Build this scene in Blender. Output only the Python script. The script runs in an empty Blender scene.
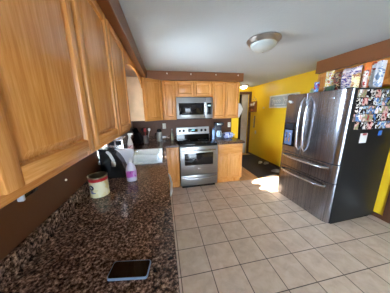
import bpy, bmesh, math, random
from mathutils import Vector, Matrix
random.seed(7)
S = bpy.context.scene
C = S.collection
PI = math.pi
def lin(c):
    return c/12.92 if c <= .04045 else ((c+.055)/1.055)**2.4
def rgb(r, g, b):
    return (lin(r/255), lin(g/255), lin(b/255), 1)

# ---------------------------------------------------------------- camera, sky, sun, exposure
cd = bpy.data.cameras.new('camera'); cam = bpy.data.objects.new('camera', cd); C.objects.link(cam)
yaw, pitch, roll = .1957, .2265, .0174
f = Vector((math.sin(yaw)*math.cos(pitch), math.cos(yaw)*math.cos(pitch), -math.sin(pitch)))
r = Vector((math.cos(yaw), -math.sin(yaw), 0)); d = f.cross(r)
r2 = math.cos(roll)*r + math.sin(roll)*d; d2 = -math.sin(roll)*r + math.cos(roll)*d
m = Matrix((r2, -d2, -f)).transposed().to_4x4(); m.translation = (.6393, -3.5648, 1.5511)
cam.matrix_world = m
cd.sensor_width = 36; cd.lens = 157.35/390*36; cd.clip_start = .02
S.camera = cam
w = bpy.data.worlds.new('sky'); S.world = w; w.use_nodes = True
nt = w.node_tree; bg = nt.nodes['Background']
tc = nt.nodes.new('ShaderNodeTexCoord'); sx = nt.nodes.new('ShaderNodeSeparateXYZ'); rp = nt.nodes.new('ShaderNodeValToRGB')
nt.links.new(tc.outputs['Generated'], sx.inputs[0])
mp = nt.nodes.new('ShaderNodeMapRange'); mp.inputs[1].default_value = -1; mp.inputs[2].default_value = 1
nt.links.new(sx.outputs[2], mp.inputs[0]); nt.links.new(mp.outputs[0], rp.inputs[0]); nt.links.new(rp.outputs[0], bg.inputs[0])
cr = rp.color_ramp; cr.elements[0].position = .0; cr.elements[0].color = (.45, .53, .62, 1)
cr.elements[1].position = 1; cr.elements[1].color = (.45, .62, .95, 1)
e = cr.elements.new(.49); e.color = (.45, .53, .62, 1)
e = cr.elements.new(.51); e.color = (.68, .84, 1.0, 1)
# the sky is brighter on the sun's side of the house
dt = nt.nodes.new('ShaderNodeVectorMath'); dt.operation = 'DOT_PRODUCT'; dt.inputs[1].default_value = Vector((-1, -.2, .3)).normalized()
nt.links.new(tc.outputs['Generated'], dt.inputs[0])
ms = nt.nodes.new('ShaderNodeMapRange'); ms.inputs[1].default_value = .2; ms.inputs[2].default_value = 1; ms.inputs[3].default_value = 4.2; ms.inputs[4].default_value = 16.0
nt.links.new(dt.outputs['Value'], ms.inputs[0]); nt.links.new(ms.outputs[0], bg.inputs[1])
sd = bpy.data.lights.new('sun', 'SUN'); sun = bpy.data.objects.new('sun', sd); C.objects.link(sun)
sd.energy = 17; sd.angle = .009; sd.color = (1, .93, .82)
sun.rotation_euler = Vector((1, .2, -.505)).to_track_quat('-Z', 'Y').to_euler()
S.view_settings.view_transform = 'Standard'; S.view_settings.look = 'None'
S.view_settings.gamma = 1; S.view_settings.use_curve_mapping = False
S.view_settings.exposure = 2.45

# ---------------------------------------------------------------- material helpers
def new_mat(name):
    m = bpy.data.materials.new(name); m.use_nodes = True
    return m, m.node_tree, m.node_tree.nodes['Principled BSDF']
def node(nt, t, **kw):
    n = nt.nodes.new(t)
    for k, v in kw.items(): setattr(n, k, v)
    return n
def coords(nt, scale=(1, 1, 1), rnd=True, which='Object'):
    tc = node(nt, 'ShaderNodeTexCoord'); mp = node(nt, 'ShaderNodeMapping'); mp.inputs['Scale'].default_value = scale
    nt.links.new(tc.outputs[which], mp.inputs[0])
    if rnd:
        oi = node(nt, 'ShaderNodeObjectInfo'); mu = node(nt, 'ShaderNodeMath', operation='MULTIPLY'); mu.inputs[1].default_value = 37
        nt.links.new(oi.outputs['Random'], mu.inputs[0]); nt.links.new(mu.outputs[0], mp.inputs['Location'])
    return mp.outputs[0]
def ramp(nt, fac, stops, interp='LINEAR'):
    n = node(nt, 'ShaderNodeValToRGB'); cr = n.color_ramp; cr.interpolation = interp
    cr.elements[0].position, cr.elements[0].color = stops[0]
    cr.elements[1].position, cr.elements[1].color = stops[-1]
    for p, c in stops[1:-1]:
        e = cr.elements.new(p); e.color = c
    nt.links.new(fac, n.inputs[0]); return n.outputs[0]
def noise(nt, vec, scale, detail=3, rough=.5, dist=0):
    n = node(nt, 'ShaderNodeTexNoise'); n.inputs['Scale'].default_value = scale; n.inputs['Detail'].default_value = detail
    n.inputs['Roughness'].default_value = rough; n.inputs['Distortion'].default_value = dist
    nt.links.new(vec, n.inputs['Vector']); return n.outputs[0]
def bump(nt, b, h, strength=.2, dist=.01):
    n = node(nt, 'ShaderNodeBump'); n.inputs['Strength'].default_value = strength; n.inputs['Distance'].default_value = dist
    nt.links.new(h, n.inputs['Height']); nt.links.new(n.outputs[0], b.inputs['Normal'])
def mul(c, k): return (c[0]*k, c[1]*k, c[2]*k, 1)
def plain(name, c, rough=.5, metal=0, var=.08, scale=8, bmp=0, coat=0, spec=.5):
    m, nt, b = new_mat(name); v = coords(nt); n = noise(nt, v, scale)
    nt.links.new(ramp(nt, n, [(.3, mul(c, 1-var)), (.7, mul(c, 1+var))]), b.inputs['Base Color'])
    b.inputs['Roughness'].default_value = rough; b.inputs['Metallic'].default_value = metal
    b.inputs['Coat Weight'].default_value = coat; b.inputs['Specular IOR Level'].default_value = spec
    if bmp: bump(nt, b, noise(nt, v, scale*12), bmp, .004)
    return m
def oak(name, axis, tint=1.0):
    m, nt, b = new_mat(name)
    k = {'z': (1, 1, .05), 'x': (.05, 1, 1)}[axis]
    v = coords(nt, k); g1 = noise(nt, v, 120, 5, .7, .3); g2 = noise(nt, v, 9, 2, .5, 1.2)
    a = node(nt, 'ShaderNodeMath', operation='MULTIPLY_ADD'); a.inputs[1].default_value = .68
    nt.links.new(g1, a.inputs[0])
    h = node(nt, 'ShaderNodeMath', operation='MULTIPLY'); h.inputs[1].default_value = .32
    nt.links.new(g2, h.inputs[0]); nt.links.new(h.outputs[0], a.inputs[2])
    col = ramp(nt, a.outputs[0], [(.32, mul(rgb(190, 118, 50), tint)), (.47, mul(rgb(210, 142, 72), tint)), (.62, mul(rgb(226, 164, 94), tint))])
    nt.links.new(col, b.inputs['Base Color']); b.inputs['Roughness'].default_value = .27
    bump(nt, b, g1, .06, .002); return m
OAKV = oak('oak_vertical_grain', 'z'); OAKH = oak('oak_horizontal_grain', 'x')
def granite():
    m, nt, b = new_mat('brown_speckled_granite'); v = coords(nt, rnd=False)
    n1 = noise(nt, v, 80, 5, .75); n2 = noise(nt, v, 38, 3, .6)
    base = ramp(nt, n1, [(.38, rgb(22, 17, 15)), (.46, rgb(78, 57, 45)), (.54, rgb(138, 108, 90)), (.63, rgb(205, 176, 156))])
    mx = node(nt, 'ShaderNodeMix', data_type='RGBA', blend_type='MULTIPLY'); mx.inputs[0].default_value = .7
    nt.links.new(base, mx.inputs[6]); nt.links.new(ramp(nt, n2, [(.36, rgb(120, 105, 98)), (.6, rgb(255, 245, 235))]), mx.inputs[7])
    nt.links.new(mx.outputs[2], b.inputs['Base Color']); b.inputs['Roughness'].default_value = .13; return m
GRAN = granite()
def tiles():
    m, nt, b = new_mat('beige_ceramic_floor_tile')
    tc = node(nt, 'ShaderNodeTexCoord'); s = node(nt, 'ShaderNodeSeparateXYZ'); nt.links.new(tc.outputs['Object'], s.inputs[0])
    T = .3042; ds = []; ids = []
    def M(op, a, b_=None, c_=None):
        n = node(nt, 'ShaderNodeMath', operation=op)
        for i, x in enumerate((a, b_, c_)):
            if x is None: continue
            if isinstance(x, (int, float)): n.inputs[i].default_value = x
            else: nt.links.new(x, n.inputs[i])
        return n.outputs[0]
    for ax, off in ((0, 1.0227), (1, -2.3759)):
        u = M('DIVIDE', M('SUBTRACT', s.outputs[ax], off), T)
        fr = M('FRACT', M('ADD', u, 100)); ids.append(M('FLOOR', M('ADD', u, 100)))
        ds.append(M('MULTIPLY', M('MINIMUM', fr, M('SUBTRACT', 1, fr)), T))
    dist = M('MINIMUM', ds[0], ds[1])
    mr = node(nt, 'ShaderNodeMapRange'); mr.interpolation_type = 'SMOOTHSTEP'
    mr.inputs[1].default_value = .0022; mr.inputs[2].default_value = .0050
    nt.links.new(dist, mr.inputs[0])
    cb = node(nt, 'ShaderNodeCombineXYZ'); nt.links.new(ids[0], cb.inputs[0]); nt.links.new(ids[1], cb.inputs[1])
    wn = node(nt, 'ShaderNodeTexWhiteNoise'); nt.links.new(cb.outputs[0], wn.inputs['Vector'])
    n1 = noise(nt, tc.outputs['Object'], 9, 5, .6, .4)
    face = ramp(nt, n1, [(.3, rgb(190, 165, 142)), (.5, rgb(204, 180, 156)), (.7, rgb(214, 193, 171))])
    hv = node(nt, 'ShaderNodeHueSaturation'); nt.links.new(face, hv.inputs['Color']); nt.links.new(M('MULTIPLY_ADD', wn.outputs[0], .12, .93), hv.inputs['Value'])
    mx = node(nt, 'ShaderNodeMix', data_type='RGBA'); nt.links.new(mr.outputs[0], mx.inputs[0])
    mx.inputs[6].default_value = rgb(74, 62, 54); nt.links.new(hv.outputs[0], mx.inputs[7])
    nt.links.new(mx.outputs[2], b.inputs['Base Color'])
    nt.links.new(M('MULTIPLY_ADD', mr.outputs[0], -.45, .8), b.inputs['Roughness'])
    bump(nt, b, M('ADD', mr.outputs[0], M('MULTIPLY', n1, .15)), .4, .004); return m
def planks():
    m, nt, b = new_mat('tan_wood_floor'); v = coords(nt, (1, .07, 1), rnd=False); n = noise(nt, v, 30, 4, .6)
    nt.links.new(ramp(nt, n, [(.3, rgb(186, 140, 90)), (.7, rgb(228, 184, 126))]), b.inputs['Base Color'])
    b.inputs['Roughness'].default_value = .45; return m
def paint(name, c, rough=.55, bs=.15, scale=60, spec=.5):
    m, nt, b = new_mat(name); v = coords(nt, rnd=False); n = noise(nt, v, 1.3, 3); n2 = noise(nt, v, scale, 3)
    nt.links.new(ramp(nt, n, [(.3, mul(c, .96)), (.7, mul(c, 1.03))]), b.inputs['Base Color'])
    b.inputs['Roughness'].default_value = rough; b.inputs['Specular IOR Level'].default_value = spec; bump(nt, b, n2, bs, .004); return m
def brushed(name, c, rough=.3, axis='z', lo=.75, hi=1.15, metal=1.0):
    m, nt, b = new_mat(name); k = {'z': (1, 1, .01), 'x': (.01, 1, 1)}[axis]
    v = coords(nt, k); n = noise(nt, v, 160, 2, .5)
    nt.links.new(ramp(nt, n, [(.3, mul(c, lo)), (.7, mul(c, hi))]), b.inputs['Base Color'])
    b.inputs['Metallic'].default_value = metal; b.inputs['Roughness'].default_value = rough
    bump(nt, b, n, .04, .001)
    return m
def printed(name, cols, scale=14, rough=.35, stretch=(1, 1, 1), dist=.6, metal=0):
    m, nt, b = new_mat(name); v = coords(nt, stretch); n = noise(nt, v, scale, 2, .55, dist)
    k = len(cols); st = [(.26+.48*i/k, c) for i, c in enumerate(cols)]
    nt.links.new(ramp(nt, n, st, 'CONSTANT'), b.inputs['Base Color']); b.inputs['Roughness'].default_value = rough
    b.inputs['Metallic'].default_value = metal; return m
def glow(name, c, s):
    m, nt, b = new_mat(name); b.inputs['Base Color'].default_value = c
    b.inputs['Emission Color'].default_value = c; b.inputs['Emission Strength'].default_value = s; return m
def glass(name, c=(1, 1, 1, 1), rough=0.0):
    m, nt, b = new_mat(name); b.inputs['Base Color'].default_value = c
    b.inputs['Transmission Weight'].default_value = 1; b.inputs['Roughness'].default_value = rough; b.inputs['IOR'].default_value = 1.45; return m
def pane_mat(name):
    m, nt, b = new_mat(name); out = nt.nodes['Material Output']
    t = node(nt, 'ShaderNodeBsdfTransparent'); g = node(nt, 'ShaderNodeBsdfGlossy'); g.inputs['Roughness'].default_value = .02
    fr = node(nt, 'ShaderNodeFresnel'); mx = node(nt, 'ShaderNodeMixShader')
    nt.links.new(fr.outputs[0], mx.inputs[0]); nt.links.new(t.outputs[0], mx.inputs[1]); nt.links.new(g.outputs[0], mx.inputs[2])
    nt.links.new(mx.outputs[0], out.inputs['Surface']); return m

YELLOW = paint('yellow_wall_paint', rgb(248, 206, 44), .42)
BROWN = paint('brown_wall_paint', rgb(100, 60, 34), .5)
SOFFIT = paint('brown_soffit_paint', rgb(124, 75, 40), .3, spec=.6)
WHITEC = paint('white_textured_ceiling', rgb(186, 192, 193), .85, .5, 45)
CREAM = paint('cream_wall_paint', rgb(205, 196, 180), .6)
CASING = plain('dark_brown_casing', rgb(84, 54, 38), .4)
DOORPNT = plain('greige_door_paint', rgb(166, 156, 140), .5)
WHITE = plain('white_plastic', rgb(232, 232, 228), .35, var=.02)
VINYL = plain('white_vinyl', rgb(238, 238, 236), .35, var=.02)
ENAMEL = plain('white_enamel', rgb(206, 214, 216), .12, var=.02)
BLACKP = plain('black_plastic', rgb(14, 14, 15), .25, var=.1)
BLACKG = plain('black_glass', rgb(8, 8, 9), .06, var=.05)
DARKGLASS = plain('smoked_glass', rgb(34, 30, 30), .05, var=.05)
GREYP = plain('grey_plastic', rgb(188, 190, 194), .3, var=.03)
STEEL = brushed('stainless_steel', rgb(170, 168, 165), .32, 'x', .85, 1.08)
STEELV = brushed('pale_steel', rgb(205, 206, 208), .25, 'z', .9, 1.05)
FRIDGE = brushed('dark_stainless_steel', rgb(146, 146, 151), .24, 'z', .6, 1.25)
FRSIDE = plain('charcoal_fridge_side', rgb(22, 22, 22), .5, bmp=.2, spec=.3)
NICKEL = plain('brushed_nickel', rgb(178, 172, 164), .3, 1)
CHROME = plain('chrome', rgb(220, 220, 222), .1, 1, var=.02)
FROST = plain('frosted_white_glass', rgb(176, 182, 178), .3, var=.04)
TIN = plain('tin', rgb(196, 186, 150), .28, 1)
OUTLET = plain('ivory_outlet', rgb(226, 220, 208), .4, var=.02)
PANE = pane_mat('window_glass')

# ---------------------------------------------------------------- mesh helpers
def tr(bm, n0, M):
    bm.verts.ensure_lookup_table(); bmesh.ops.transform(bm, matrix=M, verts=bm.verts[n0:])
def box(bm, x0, x1, y0, y1, z0, z1, bev=0, mi=0, seg=2):
    vs = [bm.verts.new((x, y, z)) for x in (x0, x1) for y in (y0, y1) for z in (z0, z1)]
    idx = [(0, 1, 3, 2), (4, 6, 7, 5), (0, 4, 5, 1), (2, 3, 7, 6), (0, 2, 6, 4), (1, 5, 7, 3)]
    fs = [bm.faces.new([vs[i] for i in q]) for q in idx]
    for q in fs: q.material_index = mi
    if bev:
        es = list({e for q in fs for e in q.edges})
        rr = bmesh.ops.bevel(bm, geom=es, offset=bev, segments=seg, affect='EDGES', profile=.5)
        for q in rr['faces']: q.material_index = mi
    return bm
def ringloft(bm, rings, cap0=True, cap1=True, closed=True, mi=0):
    R = [[bm.verts.new(p) for p in rg] for rg in rings]; n = len(R[0]); fs = []
    for a, b in zip(R, R[1:]):
        for i in range(n if closed else n-1):
            j = (i+1) % n
            fs.append(bm.faces.new((a[i], a[j], b[j], b[i])))
    if cap0: fs.append(bm.faces.new(R[0][::-1]))
    if cap1: fs.append(bm.faces.new(R[-1]))
    for q in fs: q.material_index = mi
    return bm
def lathe(bm, prof, c=(0, 0, 0), seg=32, mi=0, cap0=True, cap1=True):
    rings = [[(c[0]+rr*math.cos(2*PI*i/seg), c[1]+rr*math.sin(2*PI*i/seg), c[2]+z) for i in range(seg)] for rr, z in prof]
    return ringloft(bm, rings, cap0, cap1, True, mi)
def tube(bm, pts, rad, seg=10, mi=0):
    pts = [Vector(p) for p in pts]; rings = []; up = None
    for i, p in enumerate(pts):
        t = (pts[min(i+1, len(pts)-1)]-pts[max(i-1, 0)]).normalized()
        if up is None:
            up = Vector((0, 0, 1)) if abs(t.z) < .9 else Vector((1, 0, 0))
        a = t.cross(up).normalized(); up = a.cross(t).normalized()
        rr = rad[i] if isinstance(rad, (list, tuple)) else rad
        rings.append([p+rr*(math.cos(2*PI*k/seg)*a+math.sin(2*PI*k/seg)*up) for k in range(seg)])
    return ringloft(bm, rings, mi=mi)
def prism(bm, pts, axis, a, b, mi=0):
    def P(u, v, t): return {'x': (t, u, v), 'y': (u, t, v), 'z': (u, v, t)}[axis]
    return ringloft(bm, [[P(u, v, a) for u, v in pts], [P(u, v, b) for u, v in pts]], mi=mi)
def slab(bm, xs, ys, keep, z0, z1):
    V = {}
    def v(i, j, k):
        if (i, j, k) not in V: V[(i, j, k)] = bm.verts.new((xs[i], ys[j], (z0, z1)[k]))
        return V[(i, j, k)]
    K = lambda i, j: 0 <= i < len(xs)-1 and 0 <= j < len(ys)-1 and keep((xs[i]+xs[i+1])/2, (ys[j]+ys[j+1])/2)
    for i in range(len(xs)-1):
        for j in range(len(ys)-1):
            if not K(i, j): continue
            bm.faces.new((v(i, j, 1), v(i+1, j, 1), v(i+1, j+1, 1), v(i, j+1, 1)))
            bm.faces.new((v(i, j, 0), v(i, j+1, 0), v(i+1, j+1, 0), v(i+1, j, 0)))
            for (di, dj, p, q) in ((-1, 0, (i, j+1), (i, j)), (1, 0, (i+1, j), (i+1, j+1)), (0, -1, (i, j), (i+1, j)), (0, 1, (i+1, j+1), (i, j+1))):
                if not K(i+di, j+dj):
                    bm.faces.new((v(*p, 0), v(*q, 0), v(*q, 1), v(*p, 1)))
    return bm
def rrect(w, h, rad, n=5, cx=0, cy=0):
    out = []
    for (sx, sy, a0) in ((1, 1, 0), (-1, 1, 90), (-1, -1, 180), (1, -1, 270)):
        for k in range(n+1):
            a = math.radians(a0+90*k/n); out.append((cx+sx*(w/2-rad)+rad*math.cos(a), cy+sy*(h/2-rad)+rad*math.sin(a)))
    return out
def B(): return bmesh.new()
def obj(name, bm, mats, parent=None, bev=0, angle=35, label=None):
    bmesh.ops.recalc_face_normals(bm, faces=bm.faces)
    me = bpy.data.meshes.new(name); bm.to_mesh(me); bm.free()
    for p in me.polygons: p.use_smooth = True
    me.set_sharp_from_angle(angle=math.radians(angle))
    for mt in (mats if isinstance(mats, (list, tuple)) else [mats]): me.materials.append(mt)
    o = bpy.data.objects.new(name, me); C.objects.link(o)
    if parent: o.parent = parent
    if bev:
        md = o.modifiers.new('bevel', 'BEVEL'); md.width = bev; md.segments = 2; md.limit_method = 'ANGLE'; md.angle_limit = math.radians(40)
    if label: o['label'] = label
    return o
def thing(name, label, cat, loc=(0, 0, 0), rotz=0, group=None):
    o = bpy.data.objects.new(name, None); C.objects.link(o); o.empty_display_size = .1
    o.location = loc; o.rotation_euler = (0, 0, rotz); o['label'] = label; o['category'] = cat
    if group: o['group'] = group
    return o
def tag(o, label, cat, loc=None, rotz=None, group=None):
    o['label'] = label; o['category'] = cat
    if loc is not None: o.location = loc
    if rotz is not None: o.rotation_euler = (0, 0, rotz)
    if group: o['group'] = group
    return o
def struct(name, bm, mats, label=None, parent=None, bev=0):
    o = obj(name, bm, mats, parent, bev)
    if parent is None:
        o['kind'] = 'structure'; o['category'] = name.split('_')[0]
        if label: o['label'] = label
    return o
def dup(root, loc, rotz=None, label=None):
    r = root.copy(); C.objects.link(r); r.location = loc
    if rotz is not None: r.rotation_euler = (0, 0, rotz)
    if label: r['label'] = label
    for ch in list(root.children):
        c = ch.copy(); C.objects.link(c); c.parent = r
        for g in list(ch.children):
            q = g.copy(); C.objects.link(q); q.parent = c
    return r

# ---------------------------------------------------------------- room shell
H = 2.27; XR = 3.59; YB = -6.0; YH = 1.45
struct('floor', box(B(), 0, XR, YB, -.575, -.06, 0), tiles(), 'beige square ceramic tiles with dark grout across the kitchen')
struct('floor_hall', box(B(), 0, XR, -.574, YH+.1, -.06, 0), planks(), 'tan wood flooring between the tiles and the hall')
struct('ceiling', box(B(), -.12, XR+.12, YB-.1, YH+.1, H, H+.15), WHITEC, 'white textured ceiling')
def wall_x(name, x0, x1, ys, zs, hole, mt, label):
    bm = B(); slab(bm, ys, zs, lambda a, b: not any(h[0] < a < h[1] and h[2] < b < h[3] for h in hole), 0, 1)
    for v in bm.verts:
        y, z, k = v.co; v.co = (x1 if k > .5 else x0, y, z)
    return struct(name, bm, mt, label)
WY0, WY1, WZ0, WZ1 = -1.93, -1.07, 1.08, 1.98
wall_x('wall_left', -.1, 0, [YB, WY0, WY1, .12], [0, WZ0, WZ1, H], [(WY0, WY1, WZ0, WZ1)], BROWN, 'brown painted wall behind the left counter')
wall_x('wall_right', XR, XR+.1, [YB, -3.12, -2.28, YH], [0, 2.03, H], [(-3.12, -2.28, 0, 2.03)], YELLOW, 'yellow painted wall behind the refrigerator')
bm = B(); box(bm, 0, 2.245, 0, .11, 0, H)
struct('wall_range', bm, BROWN, 'brown painted wall behind the range')
struct('wall_range_end', box(B(), 2.247, 2.43, 0, .11, 0, H), YELLOW, 'narrow yellow end of the range wall beside the hall')
struct('wall_hall', box(B(), 2.32, 2.43, .112, YH, 0, H), CREAM, 'side wall of the hall behind the kitchen')
def wall_y(name, y0, y1, xs, zs, hole, mt, label):
    bm = B(); slab(bm, xs, zs, lambda a, b: not any(h[0] < a < h[1] and h[2] < b < h[3] for h in hole), 0, 1)
    for v in bm.verts:
        x, z, k = v.co; v.co = (x, y1 if k > .5 else y0, z)
    return struct(name, bm, mt, label)
wall_y('wall_far', YH, YH+.1, [2.32, 2.72, 3.50, XR+.1], [0, 2.04, H], [(2.72, 3.50, 0, 2.04)], YELLOW, 'far end wall of the hall')
wall_y('wall_back', YB-.1, YB, [-.1, .35, 1.9, XR+.1], [0, 2.1, H], [(.35, 1.9, 0, 2.1)], CREAM, 'wall behind the camera with a wide glass door')
# soffits
struct('trim_1', box(B(), 0, .40, -5.0, -.001, 2.113, H-.001), SOFFIT, 'brown soffit above the left wall cabinets', bev=.004)
struct('trim_2', box(B(), .401, 2.31, -.38, -.001, 2.113, H-.001), SOFFIT, 'brown soffit above the range wall cabinets', bev=.004)
struct('trim_3', box(B(), 3.09, XR-.001, -2.26, -1.27, 2.088, H-.001), SOFFIT, 'brown soffit above the refrigerator', bev=.004)
# hall door and casing
bm = B(); box(bm, 2.64, 2.72, YH-.02, YH, 0, 2.12, .004); box(bm, 3.50, 3.588, YH-.02, YH, 0, 2.12, .004); box(bm, 2.721, 3.499, YH-.02, YH, 2.04, 2.12, .004)
struct('trim_4', bm, CASING, 'dark brown casing round the hall door')
bm = B(); box(bm, 3.27, 3.495, YH+.03, YH+.07, .01, 2.035)
for z0, z1 in ((.15, .95), (1.10, 1.92)):
    for x0, x1 in ((3.31, 3.46),):
        box(bm, x0, x1, YH+.022, YH+.031, z0, z1, .006)
dr = struct('door_1', bm, DOORPNT, 'half-open greige door at the end of the hall')
bm = B(); box(bm, 2.5, 3.7, 2.3, 2.4, 0, H); box(bm, 2.5, 2.6, YH+.101, 2.299, 0, H); box(bm, 3.6, 3.7, YH+.101, 2.299, 0, H); box(bm, 2.601, 3.599, YH+.101, 2.299, H-.1, H); box(bm, 2.601, 3.599, YH+.101, 2.299, -.06, 0)
struct('wall_closet', bm, CASING, 'dark brown closet behind the hall door')
bm = B(); lathe(bm, [(.012, 0), (.012, .03), (.028, .04), (.028, .06), (.015, .068)], seg=16); tr(bm, 0, Matrix.Translation((3.30, YH+.03, .98)) @ Matrix.Rotation(PI/2, 4, 'X'))
obj('door_knob', bm, NICKEL, dr)
# brown door in the right wall
bm = B(); box(bm, XR-.02, XR, -2.275, -2.186, 0, 2.085, .004); box(bm, XR-.02, XR, -3.20, -3.125, 0, 2.085, .004); box(bm, XR-.02, XR, -3.124, -2.276, 2.035, 2.085, .004)
struct('trim_5', bm, CASING, 'dark brown door casing just right of the refrigerator')
bm = B(); box(bm, XR+.02, XR+.06, -3.115, -2.285, .01, 2.025)
for z0, z1 in ((.15, .9), (1.05, 1.9)): box(bm, XR+.012, XR+.021, -3.0, -2.4, z0, z1, .006)
dr = struct('door_2', bm, CASING, 'dark brown door in the yellow wall right of the refrigerator')
bm = B(); lathe(bm, [(.012, 0), (.012, .03), (.028, .04), (.028, .06), (.015, .068)], seg=16); tr(bm, 0, Matrix.Translation((XR+.02, -3.03, .98)) @ Matrix.Rotation(-PI/2, 4, 'Y'))
obj('door_knob', bm, NICKEL, dr)
# windows
def window(name, axis, at, a0, a1, z0, z1, nv, nh, label):
    bm = B(); t = .05
    def bb(u0, u1, w0, w1):
        if axis == 'x': box(bm, at, at+.05, u0, u1, w0, w1, .004)
        else: box(bm, u0, u1, at, at+.05, w0, w1, .004)
    bb(a0, a0+t, z0, z1); bb(a1-t, a1, z0, z1); bb(a0+t, a1-t, z0, z0+t); bb(a0+t, a1-t, z1-t, z1)
    for k in range(1, nv): u = a0+(a1-a0)*k/nv; bb(u-.02, u+.02, z0+t, z1-t)
    for k in range(1, nh): u = z0+(z1-z0)*k/nh; bb(a0+t, a1-t, u-.02, u+.02)
    o = struct(name, bm, VINYL, label)
    bm = B()
    if axis == 'x': box(bm, at+.022, at+.026, a0+t, a1-t, z0+t, z1-t)
    else: box(bm, a0+t, a1-t, at+.022, at+.026, z0+t, z1-t)
    struct('pane', bm, PANE, parent=o); return o
wn = window('window_1', 'x', -.08, WY0, WY1, WZ0, WZ1, 1, 1, 'white framed window above the sink')
struct('window_sill', box(B(), -.03, .035, WY0-.03, WY1+.03, WZ0-.03, WZ0, .004), VINYL, parent=wn)
bm = B(); gp = [(WY1-.05, 1.0801), (WY1-.05, 1.30)]  # unseen scalloped strip, added to cut a zigzag edge into the sun patch
for k in range(61):
    y = WY1-.05-(WY1-WY0-.10)*k/60
    gp.append((y, 1.30-.10*max(0, math.cos(2*PI*(y+1.23)/.27))**.8))
gp += [(WY0+.05, 1.0801)]
prism(bm, gp, 'x', -.012, .0); struct('sill_guard', bm, VINYL, parent=wn)
window('window_2', 'y', YB-.08, 0.35, 1.9, .0, 2.1, 1, 1, 'sliding glass door in the wall behind the camera')
# unseen slab added outside the sink window to limit the sun's reach indoors
struct('trim_6', box(B(), -.75, -.1, -6, 1.5, 1.99, 2.1), VINYL, 'added unseen slab outside the sink window, blocking the upper sun rays')
struct('baseboard_right', box(B(), XR-.014, XR, -2.185, YH-.021, 0, .06, .003), CASING, 'dark baseboard along the yellow wall')

# ---------------------------------------------------------------- cabinets
def door_bm(x0, x1, z0, z1, y=0.0, st=.042):
    """raised panel door, front at y-.019"""
    bm = B(); yf, yb = y-.019, y-.001
    box(bm, x0, x0+st, yf, yb, z0, z1, .004); box(bm, x1-st, x1, yf, yb, z0, z1, .004)
    box(bm, x0+st, x1-st, yf, yb, z1-st, z1, .004, 1); box(bm, x0+st, x1-st, yf, yb, z0, z0+st, .004, 1)
    a0, a1, c0, c1 = x0+st, x1-st, z0+st, z1-st
    rings = [[(a0+i, yf+q, c0+i), (a1-i, yf+q, c0+i), (a1-i, yf+q, c1-i), (a0+i, yf+q, c1-i)] for i, q in ((-.002, .003), (.003, .014), (.008, .014), (.024, .004), (.027, .003))]
    ringloft(bm, rings, False, True); return bm
def frame_bm(w, h, splits, z0=0, stile=.035, rails=()):
    bm = B()
    box(bm, 0, stile, 0, .019, z0, h, .001); box(bm, w-stile, w, 0, .019, z0, h, .001)
    box(bm, stile, w-stile, 0, .019, z0, z0+stile, .001, 1); box(bm, stile, w-stile, 0, .019, h-stile, h, .001, 1)
    for s in splits: box(bm, s-.02, s+.02, 0.0005, .019, z0+stile, h-stile, .001)
    for zz in rails: box(bm, stile, w-stile, 0.001, .019, zz-.018, zz+.018, .001, 1)
    return bm
def carcass_bm(w, d, h, z0=0, top=True):
    bm = B(); t = .015
    box(bm, 0, t, .0195, d, z0, h); box(bm, w-t, w, .0195, d, z0, h)
    box(bm, t, w-t, .0195, d, z0+.016, z0+.016+t); box(bm, t, w-t, d-.006, d, z0+.016+t, h-.02)
    if top: box(bm, t, w-t, .0195, d, h-t, h)
    return bm
def wall_cab(label, loc, rotz, w, d, h, doors, group='oak wall cabinets'):
    t = thing('wall_cabinet', label, 'cabinet', loc, rotz, group)
    obj('cabinet_body', carcass_bm(w, d, h), OAKV, t)
    obj('face_frame', frame_bm(w, h, [(doors[i][1]+doors[i+1][0])/2 for i in range(len(doors)-1)]), [OAKV, OAKH], t)
    for x0, x1 in doors: obj('door', door_bm(x0, x1, .026, h-.024), [OAKV, OAKH], t)
    return t
HU = .741
wall_cab('nearest oak wall cabinet on the left wall, above the granite counter and phone', (.333, -3.67, 1.378), PI/2, .83, .331, HU-.008, [(.012, .404), (.430, .818)])
wall_cab('second oak wall cabinet on the left wall, ending beside the sink window', (.333, -2.838, 1.378), PI/2, .835, .331, HU-.008, [(.012, .400), (.428, .820)])
# diagonal corner cabinet
ang = math.atan2(.277, .322); t = thing('corner_cabinet', 'diagonal oak corner wall cabinet between the sink window and the range wall', 'cabinet', (.333, -.61, 1.37), ang)
Mi = (Matrix.Translation((.333, -.61, 0)) @ Matrix.Rotation(ang, 4, 'Z')).inverted()
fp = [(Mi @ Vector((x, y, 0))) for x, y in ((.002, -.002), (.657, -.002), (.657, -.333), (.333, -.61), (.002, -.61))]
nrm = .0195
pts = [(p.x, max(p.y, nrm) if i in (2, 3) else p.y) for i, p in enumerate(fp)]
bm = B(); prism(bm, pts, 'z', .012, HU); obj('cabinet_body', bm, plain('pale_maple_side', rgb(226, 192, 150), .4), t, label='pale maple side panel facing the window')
L = math.hypot(.277, .322)+.0
obj('face_frame', frame_bm(L, HU, []), [OAKV, OAKH], t)
obj('door', door_bm(.02, L-.02, .018, HU-.012), [OAKV, OAKH], t)
wall_cab('narrow single-door oak wall cabinet left of the microwave', (.66, -.333, 1.37), 0, .255, .331, HU, [(.012, .243)])
wall_cab('short two-door oak wall cabinet directly above the microwave', (.917, -.333, 1.812), 0, .733, .331, .299, [(.010, .362), (.372, .723)])
wall_cab('two-door oak wall cabinet right of the microwave, above the coffee maker', (1.652, -.333, 1.37), 0, .595, .331, HU, [(.010, .292), (.303, .585)])
wall_cab('oak wall cabinet above the refrigerator, behind the snack bags', (3.14, -1.285, 1.80), -PI/2, .925, .448, .286, [(.012, .455), (.470, .913)])
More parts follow.
